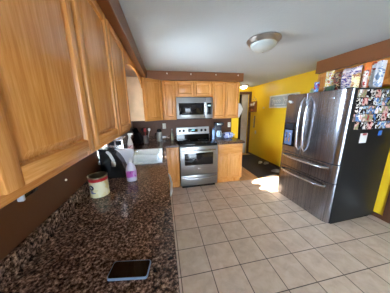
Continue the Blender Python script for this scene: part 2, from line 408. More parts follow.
# arched valance
bm = B(); pts = [(-1.998, 2.112), (-.612, 2.112), (-.612, 1.93)]
for k in range(21):
    a = k/20; y = -.66-(1.95-.66)*a; pts.append((y, 1.94+.115*math.sin(PI*a)**.7))
pts.append((-1.998, 1.93))
prism(bm, pts, 'x', .315, .333)
tag(obj('window_valance', bm, OAKV, bev=.002), 'arched oak valance board bridging the gap above the sink window', 'valance')

def base_cab(label, loc, rotz, w, doors, drawers, d=.58, toe=.10, top=True, h=.871):
    t = thing('base_cabinet', label, 'cabinet', loc, rotz, 'oak base cabinets')
    bm = carcass_bm(w, d, h, toe, top); box(bm, .002, w-.002, .07, .085, 0, toe); box(bm, .002, .017, .086, d, 0, toe); box(bm, w-.017, w-.002, .086, d, 0, toe)
    obj('cabinet_body', bm, OAKV, t)
    obj('face_frame', frame_bm(w, h, [(doors[i][1]+doors[i+1][0])/2 for i in range(len(doors)-1)], toe, rails=(.672,) if drawers else ()), [OAKV, OAKH], t)
    for x0, x1 in doors: obj('door', door_bm(x0, x1, toe+.02, .66 if drawers else h-.012), [OAKV, OAKH], t)
    for x0, x1 in drawers:
        bm = B(); box(bm, x0, x1, -.019, -.001, .685, h-.012, .006, 1); obj('drawer', bm, [OAKV, OAKH], t)
    return t
base_cab('oak base cabinet with one drawer and two doors, right of the range', (1.685, -.61, 0), 0, .56, [(.02, .272), (.286, .54)], [(.02, .54)])
base_cab('narrow oak base cabinet with a tall door, left of the range', (.652, -.61, 0), 0, .255, [(.02, .235)], [])
base_cab('oak sink base cabinet under the white sink', (.61, -1.70, 0), PI/2, 1.04, [(.03, .51), (.53, 1.01)], [], top=False)
base_cab('oak base cabinet under the counter in front of the food tin', (.61, -3.20, 0), PI/2, .87, [(.02, .43), (.445, .85)], [(.02, .43), (.445, .85)])
base_cab('nearest oak base cabinet, under the counter with the phone', (.61, -4.10, 0), PI/2, .89, [(.02, .43), (.445, .87)], [(.02, .43), (.445, .87)])
# dishwasher
t = thing('dishwasher', 'dishwasher with a bowed pale handle poking out past the left counter edge', 'dishwasher', (.61, -2.318, 0), PI/2)
bm = B(); box(bm, 0, .605, .03, .57, .10, .868); box(bm, .02, .585, .08, .55, 0, .10); obj('body', bm, GREYP, t)
bm = B(); box(bm, .004, .601, -.028, .029, .12, .866, .006); obj('door', bm, STEELV, t)
bm = B(); tube(bm, [(.03, -.028, .81), (.05, -.05, .81), (.12, -.068, .81), (.3, -.078, .81), (.48, -.068, .81), (.555, -.05, .81), (.575, -.028, .81)], .011); obj('handle', bm, WHITE, t)

# ---------------------------------------------------------------- countertops
SX0, SX1, SY0, SY1 = .115, .585, -1.62, -.87
bm = B(); slab(bm, [.001, SX0+.02, SX1-.02, .662, .908], [-4.25, SY0+.02, SY1-.02, -.65, -.001],
     lambda x, y: (x < .662 or y > -.65) and not (SX0 < x < SX1 and SY0 < y < SY1), .872, .91)
t = thing('countertop', 'brown speckled granite counter running along the left wall and round the sink to the range', 'countertop', (0, 0, 0))
obj('slab', bm, GRAN, t, bev=.006)
bm = B(); box(bm, .001, .02, -4.25, -.021, .911, 1.005, .003); box(bm, .001, .908, -.02, -.001, .911, 1.005, .003); obj('backsplash', bm, GRAN, t)
t = thing('countertop', 'short brown speckled granite counter right of the range, under the coffee maker', 'countertop', (0, 0, 0))
bm = B(); box(bm, 1.678, 2.275, -.65, -.001, .872, .91, .005); obj('slab', bm, GRAN, t)
bm = B(); box(bm, 1.678, 2.244, -.02, -.001, .911, 1.005, .003); obj('backsplash', bm, GRAN, t)

# ---------------------------------------------------------------- sink
t = thing('sink', 'white double-bowl sink set in the left granite counter', 'sink', (0, 0, .912))
bm = B(); ym = (SY0+SY1)/2
def bowl(y0, y1):
    cx, cy = (SX0+SX1)/2+.02, (y0+y1)/2; W, D = .385, y1-y0
    R = []
    for s, z in ((0, .012), (.006, .004), (.012, -.02), (.02, -.14), (.045, -.165)):
        R.append([(x, y, z) for x, y in rrect(W-2*s, D-2*s, .05-.3*s, 5, cx, cy)])
    ringloft(bm, R, False, True)
    return (W, D, cx, cy)
b1 = bowl(SY0+.035, ym-.012); b2 = bowl(ym+.012, SY1-.035)
# rim
cxs = [SX0-.015, b1[2]-.1925, b1[2]+.1925, SX1+.015]; cys = [SY0-.015, b1[3]-b1[1]/2, b1[3]+b1[1]/2, b2[3]-b2[1]/2, b2[3]+b2[1]/2, SY1+.015]
slab(bm, cxs, cys, lambda x, y: not (cxs[1] < x < cxs[2] and (cys[1] < y < cys[2] or cys[3] < y < cys[4])), .001, .013)
# fill rounded corners of the bowl openings
for (W, D, cx, cy) in (b1, b2):
    pr = rrect(W, D, .05, 5, cx, cy)
    for q, (sx, sy) in enumerate(((1, 1), (-1, 1), (-1, -1), (1, -1))):
        arc = pr[q*6:q*6+6]; cv = bm.verts.new((cx+sx*W/2, cy+sy*D/2, .013))
        av = [bm.verts.new((x, y, .012)) for x, y in arc]
        for a, b_ in zip(av, av[1:]): bm.faces.new((cv, a, b_))
obj('basin', bm, ENAMEL, t, angle=50)
for bb in (b1, b2):
    bm = B(); lathe(bm, [(.04, -.164), (.038, -.160), (.02, -.163)], (bb[2], bb[3], 0), 20); obj('drain', bm, CHROME, t)
t = thing('faucet', 'low chrome faucet at the back rim of the white sink', 'faucet', (.128, -1.30, .926))
bm = B(); lathe(bm, [(.028, 0), (.026, .02), (.016, .03), (.016, .06)], seg=20); obj('base', bm, CHROME, t)
bm = B(); tube(bm, [(0, 0, .06), (.01, 0, .075), (.06, 0, .088), (.12, 0, .085), (.135, 0, .075), (.137, 0, .06)], .010); obj('spout', bm, CHROME, t)
bm = B(); tube(bm, [(0, .016, .045), (.01, .06, .07), (.02, .09, .085)], .006); obj('lever', bm, CHROME, t)

# ---------------------------------------------------------------- range
t = thing('range', 'stainless steel electric range with black glass cooktop', 'stove', (.915, -.69, 0)); RW = .757
bm = B(); box(bm, .002, RW-.002, .035, .66, .07, .895); box(bm, .03, RW-.03, .07, .64, 0, .07); obj('body', bm, BLACKP, t)
bm = B(); box(bm, 0, RW, .03, .60, .896, .918, .005); obj('cooktop', bm, BLACKG, t)
for bx, by, br in ((.19, .17, .11), (.56, .17, .09), (.19, .43, .08), (.56, .43, .1)):
    bm = B(); lathe(bm, [(br, .9182), (br, .9188), (br-.004, .9188), (br-.004, .9182)], (bx, by, 0), 40, cap0=False, cap1=False); obj('burner_ring', bm, plain('burner_grey', rgb(70, 70, 72), .3), t)
bm = B(); prism(bm, [(.613, 1.022), (.685, 1.022), (.685, 1.165), (.655, 1.187), (.635, 1.18)], 'x', .004, RW-.004); bg_ = obj('backguard', bm, STEEL, t, bev=.004)
bm = B(); prism(bm, [(.6005, .896), (.685, .896), (.685, 1.0215), (.613, 1.0215), (.6035, .94)], 'x', .004, RW-.004); obj('rear_riser', bm, BLACKG, t)
def on_bg(u, z, th=.004): return (u, .605+(.03/.23)*(z-.95), z)
bm = B(); x, y, z = on_bg(.4, 1.105); box(bm, .275, .485, -.004, .012, -.035, .035, .002); tr(bm, 0, Matrix.Translation((0, y-.004, z)) @ Matrix.Rotation(-math.atan(.13), 4, 'X')); pn = obj('control_panel', bm, BLACKG, t)
bm = B(); box(bm, .345, .415, -.0055, -.003, .0, .018); tr(bm, 0, Matrix.Translation((0, y-.004, z)) @ Matrix.Rotation(-math.atan(.13), 4, 'X')); obj('clock_display', bm, glow('clock_glow', rgb(120, 190, 200), .4), pn)
for kx in (.075, .165, .575, .665):
    bm = B(); lathe(bm, [(.028, 0), (.028, .006), (.022, .008), (.020, .03), (.016, .033)], seg=20); x, y, z = on_bg(kx, 1.105)
    tr(bm, 0, Matrix.Translation((kx, y, z)) @ Matrix.Rotation(PI/2-math.atan(.13), 4, 'X')); obj('knob', bm, BLACKP, t)
bm = B(); box(bm, .004, RW-.004, -.004, .034, .30, .87, .006); dr = obj('oven_door', bm, STEEL, t)
bm = B(); box(bm, .085, RW-.10, -.007, -.003, .50, .745, .002); obj('window_trim', bm, BLACKG, dr)
bm = B(); box(bm, .115, RW-.13, -.0085, -.0065, .53, .70, .001); obj('oven_window', bm, DARKGLASS, dr)
bm = B(); hp = [(.06, -.004, .80), (.065, -.045, .80), (.12, -.052, .805), (RW/2, -.056, .807), (RW-.12, -.052, .805), (RW-.065, -.045, .80), (RW-.06, -.004, .80)]; tube(bm, hp, .012); obj('handle', bm, STEELV, dr)
bm = B(); box(bm, .004, RW-.004, -.002, .034, .075, .285, .006); dw = obj('storage_drawer', bm, STEEL, t)
bm = B(); tube(bm, [(.03, -.002, .262), (.05, -.03, .255), (.2, -.04, .238), (RW/2, -.042, .234), (RW-.2, -.04, .238), (RW-.05, -.03, .255), (RW-.03, -.002, .262)], .011); obj('handle', bm, STEELV, dw)
bm = B(); box(bm, RW/2-.03, RW/2+.03, -.0055, -.0035, .42, .432, .001); obj('badge', bm, CHROME, t)

# ---------------------------------------------------------------- microwave
t = thing('microwave', 'stainless over-the-range microwave with black window', 'microwave', (.913, -.40, 1.377)); MW = .735; MH = .424
bm = B(); box(bm, 0, MW, .03, .398, 0, MH); obj('body', bm, BLACKP, t)
bm = B(); box(bm, .001, MW-.135, -.004, .029, .012, MH-.002, .006); dr = obj('door', bm, STEEL, t)
bm = B(); box(bm, .045, MW-.185, -.007, -.003, .085, .315, .003); obj('window_frame', bm, BLACKG, dr)
bm = B(); box(bm, .115, MW-.24, -.0085, -.0065, .12, .265, .001); obj('window', bm, DARKGLASS, dr)
bm = B(); tube(bm, [(MW-.165, -.004, .05), (MW-.165, -.04, .06), (MW-.165, -.048, .12), (MW-.165, -.048, .25), (MW-.165, -.04, .32), (MW-.165, -.004, .335)], .011); obj('handle', bm, STEELV, dr)
bm = B(); box(bm, MW-.133, MW-.001, -.004, .029, .012, MH-.002, .006); cp = obj('control_column', bm, STEEL, t)
bm = B(); box(bm, MW-.122, MW-.025, -.007, -.003, .085, .315, .002); obj('keypad', bm, BLACKG, cp)
bm = B()
for a in range(3):
    for b_ in range(4): box(bm, MW-.110+.025*a, MW-.093+.025*a, -.0082, -.0066, .10+.03*b_, .115+.03*b_)
obj('keys', bm, plain('key_grey', rgb(44, 44, 46), .5), cp)
bm = B(); box(bm, MW-.105, MW-.045, -.0082, -.0066, .25, .275); obj('clock_display', bm, glow('clock_glow_green', rgb(150, 190, 190), .3), cp)
bm = B(); box(bm, .004, MW-.004, -.002, .029, 0, .011, .002); obj('bottom_lip', bm, BLACKP, t)
bm = B(); box(bm, .005, MW-.005, .0, .02, MH+.0005, MH+.003)
obj('vent', bm, BLACKP, t)

# ---------------------------------------------------------------- refrigerator
t = thing('refrigerator', 'dark stainless french-door refrigerator with two bottom drawers, against the yellow wall', 'refrigerator', (2.672, -1.195, 0), -PI/2+.03); FW = .93
FRM = Matrix.Translation((2.672, -1.195, 0)) @ Matrix.Rotation(-PI/2+.03, 4, 'Z')
bm = B(); box(bm, .004, FW-.004, .085, .855, .03, 1.765, .004); obj('case', bm, FRSIDE, t)
bm = B(); box(bm, .02, FW-.02, .10, .80, 0, .03); obj('base', bm, BLACKP, t)
def fdoor(x0, x1, z0, z1, rl, rr):
    bm = B(); W = x1-x0; prof = []
    n = 8
    for k in range(n+1):
        a = PI/2*k/n; prof.append((x0+rl-rl*math.cos(a), .075-(.075-.004)*1+ (rl)*(1-math.sin(a))))
    for k in range(n+1):
        a = PI/2*k/n; prof.append((x1-rr+rr*math.sin(a), .004+min(rr, .065)*(1-math.cos(a))))
    # gentle bow
    prof = [(x, y-.010*(1-((x-FW/2)/(FW/2))**2)) for x, y in prof]
    prof = prof+[(x1, .078), (x0, .078)]
    pts = prof
    prism(bm, pts, 'z', z0, z1); bm.normal_update()
    for q in bm.faces:
        if abs(q.normal.x) > .8 or q.normal.y > .5: q.material_index = 1
    return bm
SEAM = .40
ld = obj('left_door', fdoor(.0, SEAM-.003, .855, 1.762, .03, .012), [FRIDGE, FRSIDE], t, bev=.003)
rd = obj('right_door', fdoor(SEAM+.003, FW, .855, 1.762, .012, .11), [FRIDGE, FRSIDE], t, bev=.003)
ud = obj('upper_drawer', fdoor(.0, FW, .60, .848, .03, .11), [FRIDGE, FRSIDE], t, bev=.003)
lw = obj('lower_drawer', fdoor(.0, FW, .03, .593, .03, .11), [FRIDGE, FRSIDE], t, bev=.003)
def vhandle(x, par):
    bm = B(); pts = []
    for k in range(13):
        a = k/12; pts.append((x+.0*a, -.022-.05*math.sin(PI*a)**.45, .925+(1.70-.925)*a))
    tube(bm, [(x, .0, .925)]+pts[1:-1]+[(x, .0, 1.70)], .014, 12); obj('handle', bm, STEELV, par)
vhandle(SEAM-.05, ld); vhandle(SEAM+.05, rd)
def hhandle(z, par):
    bm = B(); pts = [(.06, .0, z)]
    for k in range(1, 12):
        a = k/12; pts.append((.06+(FW-.16)*a, -.022-.05*math.sin(PI*a)**.45, z))
    tube(bm, pts+[(FW-.10, .0, z)], .015, 12); obj('handle', bm, STEELV, par)
hhandle(.79, ud); hhandle(.53, lw)
# dispenser
bm = B(); box(bm, .035, .25, -.014, -.002, .95, 1.33, .003); dp = obj('dispenser', bm, BLACKG, ld)
bm = B(); box(bm, .06, .22, -.016, -.0135, 1.23, 1.31, .001); obj('touch_panel', bm, plain('dispenser_panel', rgb(40, 44, 50), .15), dp)
bm = B(); box(bm, .065, .215, -.0165, -.0135, .97, 1.21, .002); obj('niche', bm, plain('dispenser_niche', rgb(120, 142, 176), .2, .3), dp)
bm = B(); box(bm, .10, .125, -.026, -.0165, 1.02, 1.17, .003); obj('paddle', bm, CHROME, dp)
bm = B(); box(bm, .16, .185, -.026, -.0165, 1.02, 1.17, .003); obj('paddle', bm, CHROME, dp)
bm = B(); box(bm, .05, .23, -.03, -.0145, .952, .964, .002); obj('drip_tray', bm, BLACKP, dp)
bm = B(); box(bm, FW-.10, FW-.03, .01, .06, 1.7625, 1.772, .002); obj('hinge_cover', bm, BLACKP, t)
bm = B(); box(bm, .03, .10, .01, .06, 1.7625, 1.772, .002); obj('hinge_cover', bm, BLACKP, t)
bm = B(); box(bm, SEAM+.30, SEAM+.36, -.0065, -.004, 1.66, 1.672, .0005); obj('badge', bm, CHROME, rd)
# white clip magnet on left door
tag(obj('magnet_clip', box(B(), -.03, .03, -.012, 0, -.014, .014, .004), WHITE), 'small white clip magnet high on the refrigerator left door', 'magnet', FRM @ Vector((.10, -.0075, 1.655)), -PI/2)
bpy.context.view_layer.update()
o = C.objects['magnet_clip']; o.rotation_euler = (0, .5, -PI/2+.03)

# photos on fridge side (side plane y=-2.126)
cols_all = [rgb(238, 236, 230), rgb(30, 32, 40), rgb(200, 160, 145), rgb(90, 130, 190), rgb(170, 70, 70), rgb(226, 220, 210), rgb(150, 150, 110), rgb(60, 46, 44), rgb(225, 180, 170), rgb(26, 26, 30), rgb(170, 195, 205), rgb(240, 240, 238), rgb(120, 110, 110)]
pmats = []
for k in range(10):
    cs = random.sample(cols_all, 5); pmats.append(printed('snapshot_print_%d' % k, cs, 15, .25, dist=.3))
rowsn = ['top', 'second', 'third', 'fourth', 'fifth']; ordn = ['first', 'second', 'third', 'fourth', 'fifth', 'sixth', 'seventh', 'eighth', 'ninth', 'tenth']
def side(x, z): return FRM @ Vector((FW-.004, x-2.70, z))
k = 0
for ri in range(5):
    x = 2.79; ci = 0; z = 1.705-.092*ri
    while x < 3.50 and ci < 10:
        wd = random.choice((.062, .075, .085)); hh = random.uniform(.078, .09)
        if ri == 4 and x < 2.88: x += .05
        bm = B(); yo = -.0012*(k % 3); box(bm, 0, wd, -.0014+yo, -.0004+yo, -hh/2, hh/2)
        bm2 = B()
        o = obj('snapshot', bm, pmats[(k*7+ri) % 10])
        tag(o, 'snapshot on the refrigerator side, %s row from the top, %s from the front edge' % (rowsn[ri], ordn[ci]), 'photo', side(x, z+random.uniform(-.004, .004)), .03, 'snapshots on the refrigerator side')
        o.rotation_euler[1] = random.uniform(-.07, .07)
        x += wd+.004; ci += 1; k += 1
t = thing('notepad', 'white paper notepad held below the snapshots on the refrigerator side', 'notepad', side(3.02, 1.20), .03)
bm = B(); box(bm, -.055, .055, -.008, -.0005, -.075, .045, .002); obj('paper', bm, WHITE, t)
bm = B(); box(bm, -.03, .03, -.014, -.0085, .02, .045, .003); obj('clip', bm, plain('red_clip', rgb(190, 90, 90), .4), t)
tag(obj('magnet', box(B(), -.03, .03, -.006, -.0005, -.03, .03, .004), plain('blue_magnet', rgb(50, 110, 200), .3)), 'blue square magnet at the lower right of the snapshots', 'magnet', side(3.29, 1.235), .03)

# ---------------------------------------------------------------- snacks on the fridge
def pillow_bm(w, h, d, seed=0, crimp=.03):
    rnd = random.Random(seed); ph = [rnd.uniform(0, 6) for _ in range(6)]; bm = B(); nx, nz = 16, 18; F = []; Bk = []
    for side, L_ in ((-1, F), (1, Bk)):
        for j in range(nz+1):
            row = []
            for i in range(nx+1):
                u = i/nx*2-1; v = j/nz*2-1
                th = (max(0, 1-abs(u)**2.6)**.6)*(max(0, 1-abs(v)**3.2)**.6)
                wob = .10*math.sin(5*u+ph[0]+2*v)+.08*math.sin(7*v+ph[1]+3*u)+.06*math.sin(11*u-6*v+ph[2])
                shrink = 1-.07*(1-abs(v)**4)*(1 if abs(u) > .01 else 0)*0
                tw = .02*h*math.sin(3*v+ph[3])
                x = u*w/2*(1-.06*math.cos(v*PI/2))+tw*.5; z = (v+1)/2*h + (.02*h*math.sin(4*u+ph[4]) if v > -.2 else 0)
                if v > .8: x *= 1+.04*math.sin(14*u+ph[5])
                y = side*(d/2*th*(1+wob)+.0012)
                row.append(bm.verts.new((x, y, max(z, 0))))
            L_.append(row)
    for L_ in (F, Bk):
        for j in range(nz):
            for i in range(nx): bm.faces.new((L_[j][i], L_[j][i+1], L_[j+1][i+1], L_[j+1][i]))
    loop = lambda L_: [L_[0][i] for i in range(nx+1)]+[L_[j][nx] for j in range(1, nz+1)]+[L_[nz][i] for i in range(nx-1, -1, -1)]+[L_[j][0] for j in range(nz-1, 0, -1)]
    a, b_ = loop(F), loop(Bk)
    for i in range(len(a)):
        j = (i+1) % len(a); bm.faces.new((a[i], b_[i], b_[j], a[j]))
    return bm
FT = 1.766
def bag(name, label, x, y, rz, w, h, d, mt, seed, tilt=0):
    o = obj(name, pillow_bm(w, h, d, seed), mt, angle=60); tag(o, label, 'snack bag', (x, y, FT), rz, 'snacks on top of the refrigerator')
    return o
R_ = -PI/2
bm = B(); lathe(bm, [(.035, 0), (.04, .01), (.04, .055), (.03, .065)], seg=20); j = thing('jar', 'small pale green tub at the left end of the refrigerator top', 'tub', (2.95, -1.405, FT), 0)
obj('tub', bm, plain('pale_green_tub', rgb(190, 205, 170), .35), j); bm = B(); lathe(bm, [(.033, .0655), (.033, .078), (.028, .08)], seg=20); obj('lid', bm, WHITE, j)
bag('snack_packet', 'small blue and red snack packet beside the pale green tub', 2.90, -1.50, R_+.2, .07, .16, .045, printed('blue_red_print', [rgb(40, 80, 190), rgb(190, 30, 40), rgb(60, 140, 210), rgb(230, 230, 235)], 22), 1)
bag('snack_bag', 'white and yellow snack bag with a green top, left part of the refrigerator top', 2.98, -1.612, R_+.15, .105, .285, .075, printed('white_yellow_print', [rgb(130, 160, 80), rgb(235, 235, 225), rgb(225, 190, 70), rgb(225, 230, 225), rgb(200, 90, 50), rgb(90, 140, 70)], 15), 2)
bag('snack_bag', 'dark brown and green snack bag right of the white and yellow bag', 2.98, -1.722, R_-.15, .10, .25, .07, printed('dark_print', [rgb(50, 60, 35), rgb(40, 28, 26), rgb(225, 190, 140), rgb(58, 38, 30), rgb(190, 60, 50), rgb(40, 95, 60)], 22), 3)
bag('snack_packet', 'small dark green packet in front of the dark brown bag', 2.86, -1.73, R_+.1, .13, .07, .05, printed('green_print', [rgb(30, 60, 45), rgb(55, 90, 60), rgb(20, 26, 24), rgb(120, 120, 60)], 20), 4)
bag('snack_bag', 'large white snack bag with purple lettering in the middle of the refrigerator top', 2.97, -1.885, R_, .20, .265, .13, printed('white_purple_print', [rgb(90, 60, 140), rgb(235, 228, 232), rgb(240, 235, 236), rgb(225, 200, 205), rgb(70, 60, 150), rgb(225, 215, 220), rgb(190, 130, 110)], 15, stretch=(1, 1, 2.2)), 5)
bag('snack_bag', 'cream yellow snack bag right of the large white bag', 2.86, -2.02, R_+.1, .085, .165, .05, printed('cream_print', [rgb(190, 140, 90), rgb(232, 214, 150), rgb(240, 226, 180), rgb(170, 100, 60), rgb(225, 190, 120)], 22), 6)
bag('snack_bag', 'orange snack bag standing behind the cream yellow bag', 3.0, -2.03, R_, .085, .29, .06, printed('orange_print', [rgb(210, 90, 40), rgb(235, 110, 50), rgb(230, 130, 60), rgb(230, 200, 150)], 13), 7)
bag('snack_bag', 'white bag with red printing left of the cereal boxes', 2.91, -2.075, R_-.1, .05, .19, .04, printed('white_red_print', [rgb(190, 60, 50), rgb(238, 234, 230), rgb(225, 205, 200), rgb(150, 60, 50), rgb(220, 160, 120)], 22), 8)
def carton(label, x, y, w, h, d, mt):
    bm = B(); box(bm, -w/2, w/2, -d/2, d/2, 0, h, .0015)
    for sx in (-1, 1): box(bm, sx*w*.25-.02, sx*w*.25+.02, -d/2-.0006, -d/2, h*.1, h*.9)
    tag(obj('cereal_box', bm, mt), label, 'cereal box', (x, y, FT), R_+.05, 'snacks on top of the refrigerator')
carton('white cereal box with grey print, left of the two cereal boxes', 3.02, -2.102, .034, .27, .075, printed('white_grey_print', [rgb(150, 160, 175), rgb(235, 236, 240), rgb(228, 230, 236), rgb(180, 60, 60)], 14, stretch=(1, 1, 2)))
carton('white and blue cereal box, rightmost on the refrigerator top', 3.0, -2.150, .034, .27, .075, printed('white_blue_print', [rgb(40, 90, 180), rgb(225, 232, 240), rgb(236, 238, 242), rgb(140, 165, 200)], 12, stretch=(1, 1, 2)))

# ---------------------------------------------------------------- ceiling lights
def dome(label, loc, Rr, gm, strength=None):
    t = thing('ceiling_light', label, 'ceiling light', loc)
    bm = B(); lathe(bm, [(Rr*.96, 0), (Rr, -.006), (Rr*1.0, -.014), (Rr*.93, -.03), (Rr*.84, -.048), (Rr*.79, -.05), (Rr*.78, -.04)], seg=48, cap1=False); obj('ring', bm, NICKEL, t)
    bm = B(); lathe(bm, [(Rr*.785*math.cos(a*PI/16), -.042-.075*math.sin(a*PI/16)) for a in range(0, 8)]+[(.004, -.117)], seg=48); obj('glass_bowl', bm, gm, t)
    bm = B(); lathe(bm, [(.004, -.1172), (.010, -.120), (.008, -.127), (.003, -.131)], seg=16); obj('finial', bm, NICKEL, t); return t
dome('unlit flush ceiling light with frosted bowl and nickel ring, middle of the kitchen ceiling', (1.735, -1.87, H-.0005), .172, FROST)
hl = dome('lit white ceiling light over the hall, past the range wall soffit', (3.08, 1.06, H-.0005), .125, glow('lit_bowl', rgb(255, 246, 230), 7))

# ---------------------------------------------------------------- things on the left counter
Z = .9105
t = thing('food_tin', 'open cream formula tin with a red band, on the granite counter below the cabinets', 'tin', (.113, -2.29, Z))
bm = B(); lathe(bm, [(.066, 0), (.068, .003), (.0665, .007), (.0665, .128), (.0668, .129)], seg=48, cap1=False)
obj('tin_body', bm, printed('cream_label_print', [rgb(226, 206, 140), rgb(236, 222, 170), rgb(240, 232, 196), rgb(232, 216, 150)], 9, dist=.2), t)
bm = B(); lathe(bm, [(.0672, .126), (.0672, .149)], seg=48, cap0=False, cap1=False); lathe(bm, [(.0668, .126), (.0668, .149)], seg=48, cap0=False, cap1=False); obj('red_band', bm, plain('red_label', rgb(196, 32, 36), .35), t)
bm = B(); lathe(bm, [(.0665, .130), (.0665, .156), (.069, .158), (.0695, .163), (.067, .165), (.063, .163), (.0625, .150), (.0625, .012), (.001, .012)], seg=48, cap0=False); obj('rim', bm, TIN, t)
bm = B(); n0 = 0
for k in range(24):
    a = 2*PI*k/24
bmv = []
def patch(bm, a0, zc, ra, rz, R_c, n=20):
    c = bm.verts.new((R_c*math.cos(a0), R_c*math.sin(a0), zc)); ring = []
    for k in range(n):
        q = 2*PI*k/n; a = a0+ra*math.cos(q); ring.append(bm.verts.new((R_c*math.cos(a), R_c*math.sin(a), zc+rz*math.sin(q))))
    for k in range(n): bm.faces.new((c, ring[k], ring[(k+1) % n]))
patch(bm, math.radians(-120), .083, .34, .022, .0676)
obj('logo', bm, plain('navy_label', rgb(30, 32, 60), .35), t)
bm = B(); patch(bm, math.radians(-122), .090, .10, .004, .0680); patch(bm, math.radians(-118), .080, .14, .0025, .0680); obj('logo_letters', bm, WHITE, t)
bm = B(); patch(bm, math.radians(-120), .052, .25, .006, .0676); patch(bm, math.radians(-112), .04, .35, .004, .0676); obj('blue_print', bm, plain('label_blue', rgb(70, 90, 150), .35), t)

# coffee maker
t = thing('coffee_maker', 'black coffee machine with a flared light grey panel, on the counter behind the cream tin', 'coffee maker', (.03, -2.0, Z))
prof = [(0, 0), (.222, 0), (.221, .05), (.21, .11), (.19, .17), (.163, .22), (.13, .258), (.09, .285), (.05, .297), (0, .30)]
bm = B(); prism(bm, prof, 'y', 0, .115); obj('housing', bm, BLACKP, t, bev=.006)
bm = B(); prism(bm, [(0, 0), (.235, 0), (.245, .05), (.262, .12), (.287, .21), (.288, .245), (.272, .262), (0, .262)], 'y', .1155, .152); obj('front_panel', bm, plain('pale_grey_plastic', rgb(228, 229, 232), .3, var=.03), t, bev=.008, label='pale grey flared panel')
bm = B(); tube(bm, [(.075, -.001, .27), (.085, -.02, .275), (.105, -.024, .25), (.125, -.024, .20), (.132, -.02, .155), (.128, -.001, .14)], [.010, .013, .014, .014, .012, .009], 10); obj('side_handle', bm, WHITE, t, label='white curved handle on the black side')
bm = B(); box(bm, .112, .146, -.044, -.037, .135, .19, .003); obj('handle_grip', bm, NICKEL, t)
bm = B(); box(bm, .03, .19, .1525, .33, 0, .365, .012); tk = obj('rear_tank', bm, STEELV, t, label='pale steel rear block with dark windows')
bm = B(); box(bm, .05, .105, .150, .1527, .30, .345); box(bm, .12, .175, .150, .1527, .30, .345); obj('window', bm, BLACKP, tk)

# dish soap bottle in front of the machine
t = thing('soap_bottle', 'white soap bottle with a purple label, on the counter before the sink', 'bottle', (.318, -2.085, Z))
def oval(prof, kx, ky, seg=28):
    bm = B(); ringloft(bm, [[(kx*rr*math.cos(2*PI*i/seg), ky*rr*math.sin(2*PI*i/seg), z) for i in range(seg)] for rr, z in prof]); return bm
obj('bottle_body', oval([(.9, 0), (1, .008), (1, .10), (.93, .13), (.7, .155), (.4, .172), (.35, .18)], .047, .030), plain('milky_bottle', rgb(214, 210, 222), .15), t)
obj('label', oval([(1.012, .04), (1.012, .105)], .047, .030), printed('purple_label_print', [rgb(150, 60, 150), rgb(190, 90, 180), rgb(200, 150, 205), rgb(176, 84, 176)], 7), t)
obj('cap', oval([(.36, .1805), (.36, .20), (.2, .205), (.16, .222)], .043, .03), WHITE, t)
# spray bottle
t = thing('spray_bottle', 'white spray bottle with a pink label behind the sink, by the window', 'bottle', (.085, -.86, Z), .4)
obj('bottle_body', oval([(.9, 0), (1, .01), (1, .12), (.75, .17), (.38, .22), (.34, .25)], .045, .034), WHITE, t)
obj('label', oval([(1.01, .03), (1.01, .10)], .045, .034), printed('pink_label_print', [rgb(200, 110, 120), rgb(236, 226, 226), rgb(170, 90, 110), rgb(240, 236, 236)], 25), t)
bm = B(); box(bm, -.022, .055, -.014, .014, .262, .295, .006); box(bm, .02, .03, -.008, .008, .225, .262, .003); lathe(bm, [(.017, .2505), (.017, .262)], seg=16); obj('trigger', bm, WHITE, t)
# knife block
t = thing('knife_block', 'black knife block with black-handled knives in the corner below the diagonal cabinet', 'knife block', (.13, -.22, Z), -.5)
bm = B(); prism(bm, [(-.06, 0), (.08, 0), (.10, .05), (.02, .22), (-.08, .17)], 'y', -.05, .05); obj('block', bm, plain('black_wood', rgb(28, 24, 24), .4), t, bev=.003)
for a in range(3):
    for b_ in range(2):
        bm = B(); p = Vector((-.055+.05*b_+.0, -.03+.03*a, .185+.022*b_)); q = p+Vector((-.05, 0, .10)); tube(bm, [p, p.lerp(q, .5), q], [.009, .011, .010], 8); obj('knife_handle', bm, BLACKP, t)
# dark pot of utensils
# utensil crock
ut = [(.0, .0, rgb(190, 40, 40), 'spatula'), (.02, .5, rgb(30, 30, 32), 'spoon'), (-.02, .7, rgb(32, 30, 30), 'ladle'), (.01, -.6, rgb(215, 212, 205), 'spoon'), (-.015, -.2, rgb(36, 34, 34), 'spatula')]
t = thing('utensil_crock', 'grey crock in front of the brown wall, right of the knife block', 'crock', (.275, -.27, Z))
bm = B(); lathe(bm, [(.045, 0), (.05, .005), (.05, .15), (.052, .155), (.047, .155), (.045, .15), (.045, .01), (.001, .01)], seg=28); obj('crock', bm, plain('grey_stoneware', rgb(120, 116, 112), .35), t)
lbl = ['red-headed spatula standing in the grey crock', 'black spoon leaning right in the grey crock', 'black ladle leaning left in the grey crock', 'pale spoon leaning right in the grey crock', 'black spatula leaning back in the grey crock']
offs = [(0, -.015, .0, -.02), (.015, .01, .035, .03), (-.015, .0, -.04, -.01), (.02, -.005, .06, -.01), (-.01, .02, -.01, .03)]
for (o_, (a, bq, c_, kind), lb) in zip(offs, ut, lbl):
    u = thing('cooking_' + kind, lb, kind, (.275+o_[0], -.27+o_[1], Z+.0125), 0, 'utensils in the grey crock')
    top = Vector((o_[2], o_[3], .23)); mt = plain('utensil_'+kind, c_, .35)
    bm = B(); tube(bm, [(0, 0, 0), top*.5, top], .005, 8); obj('handle', bm, mt, u)
    bm = B()
    if kind == 'spatula': box(bm, -.025, .025, -.003, .003, 0, .07, .003)
    else:
        lathe(bm, [(.004, 0), (.018, .012), (.026, .03), (.024, .05), (.010, .064)], seg=14); bmesh.ops.scale(bm, vec=(1, .35, 1), verts=bm.verts)
    tr(bm, 0, Matrix.Translation(top)); obj('head', bm, mt, u)
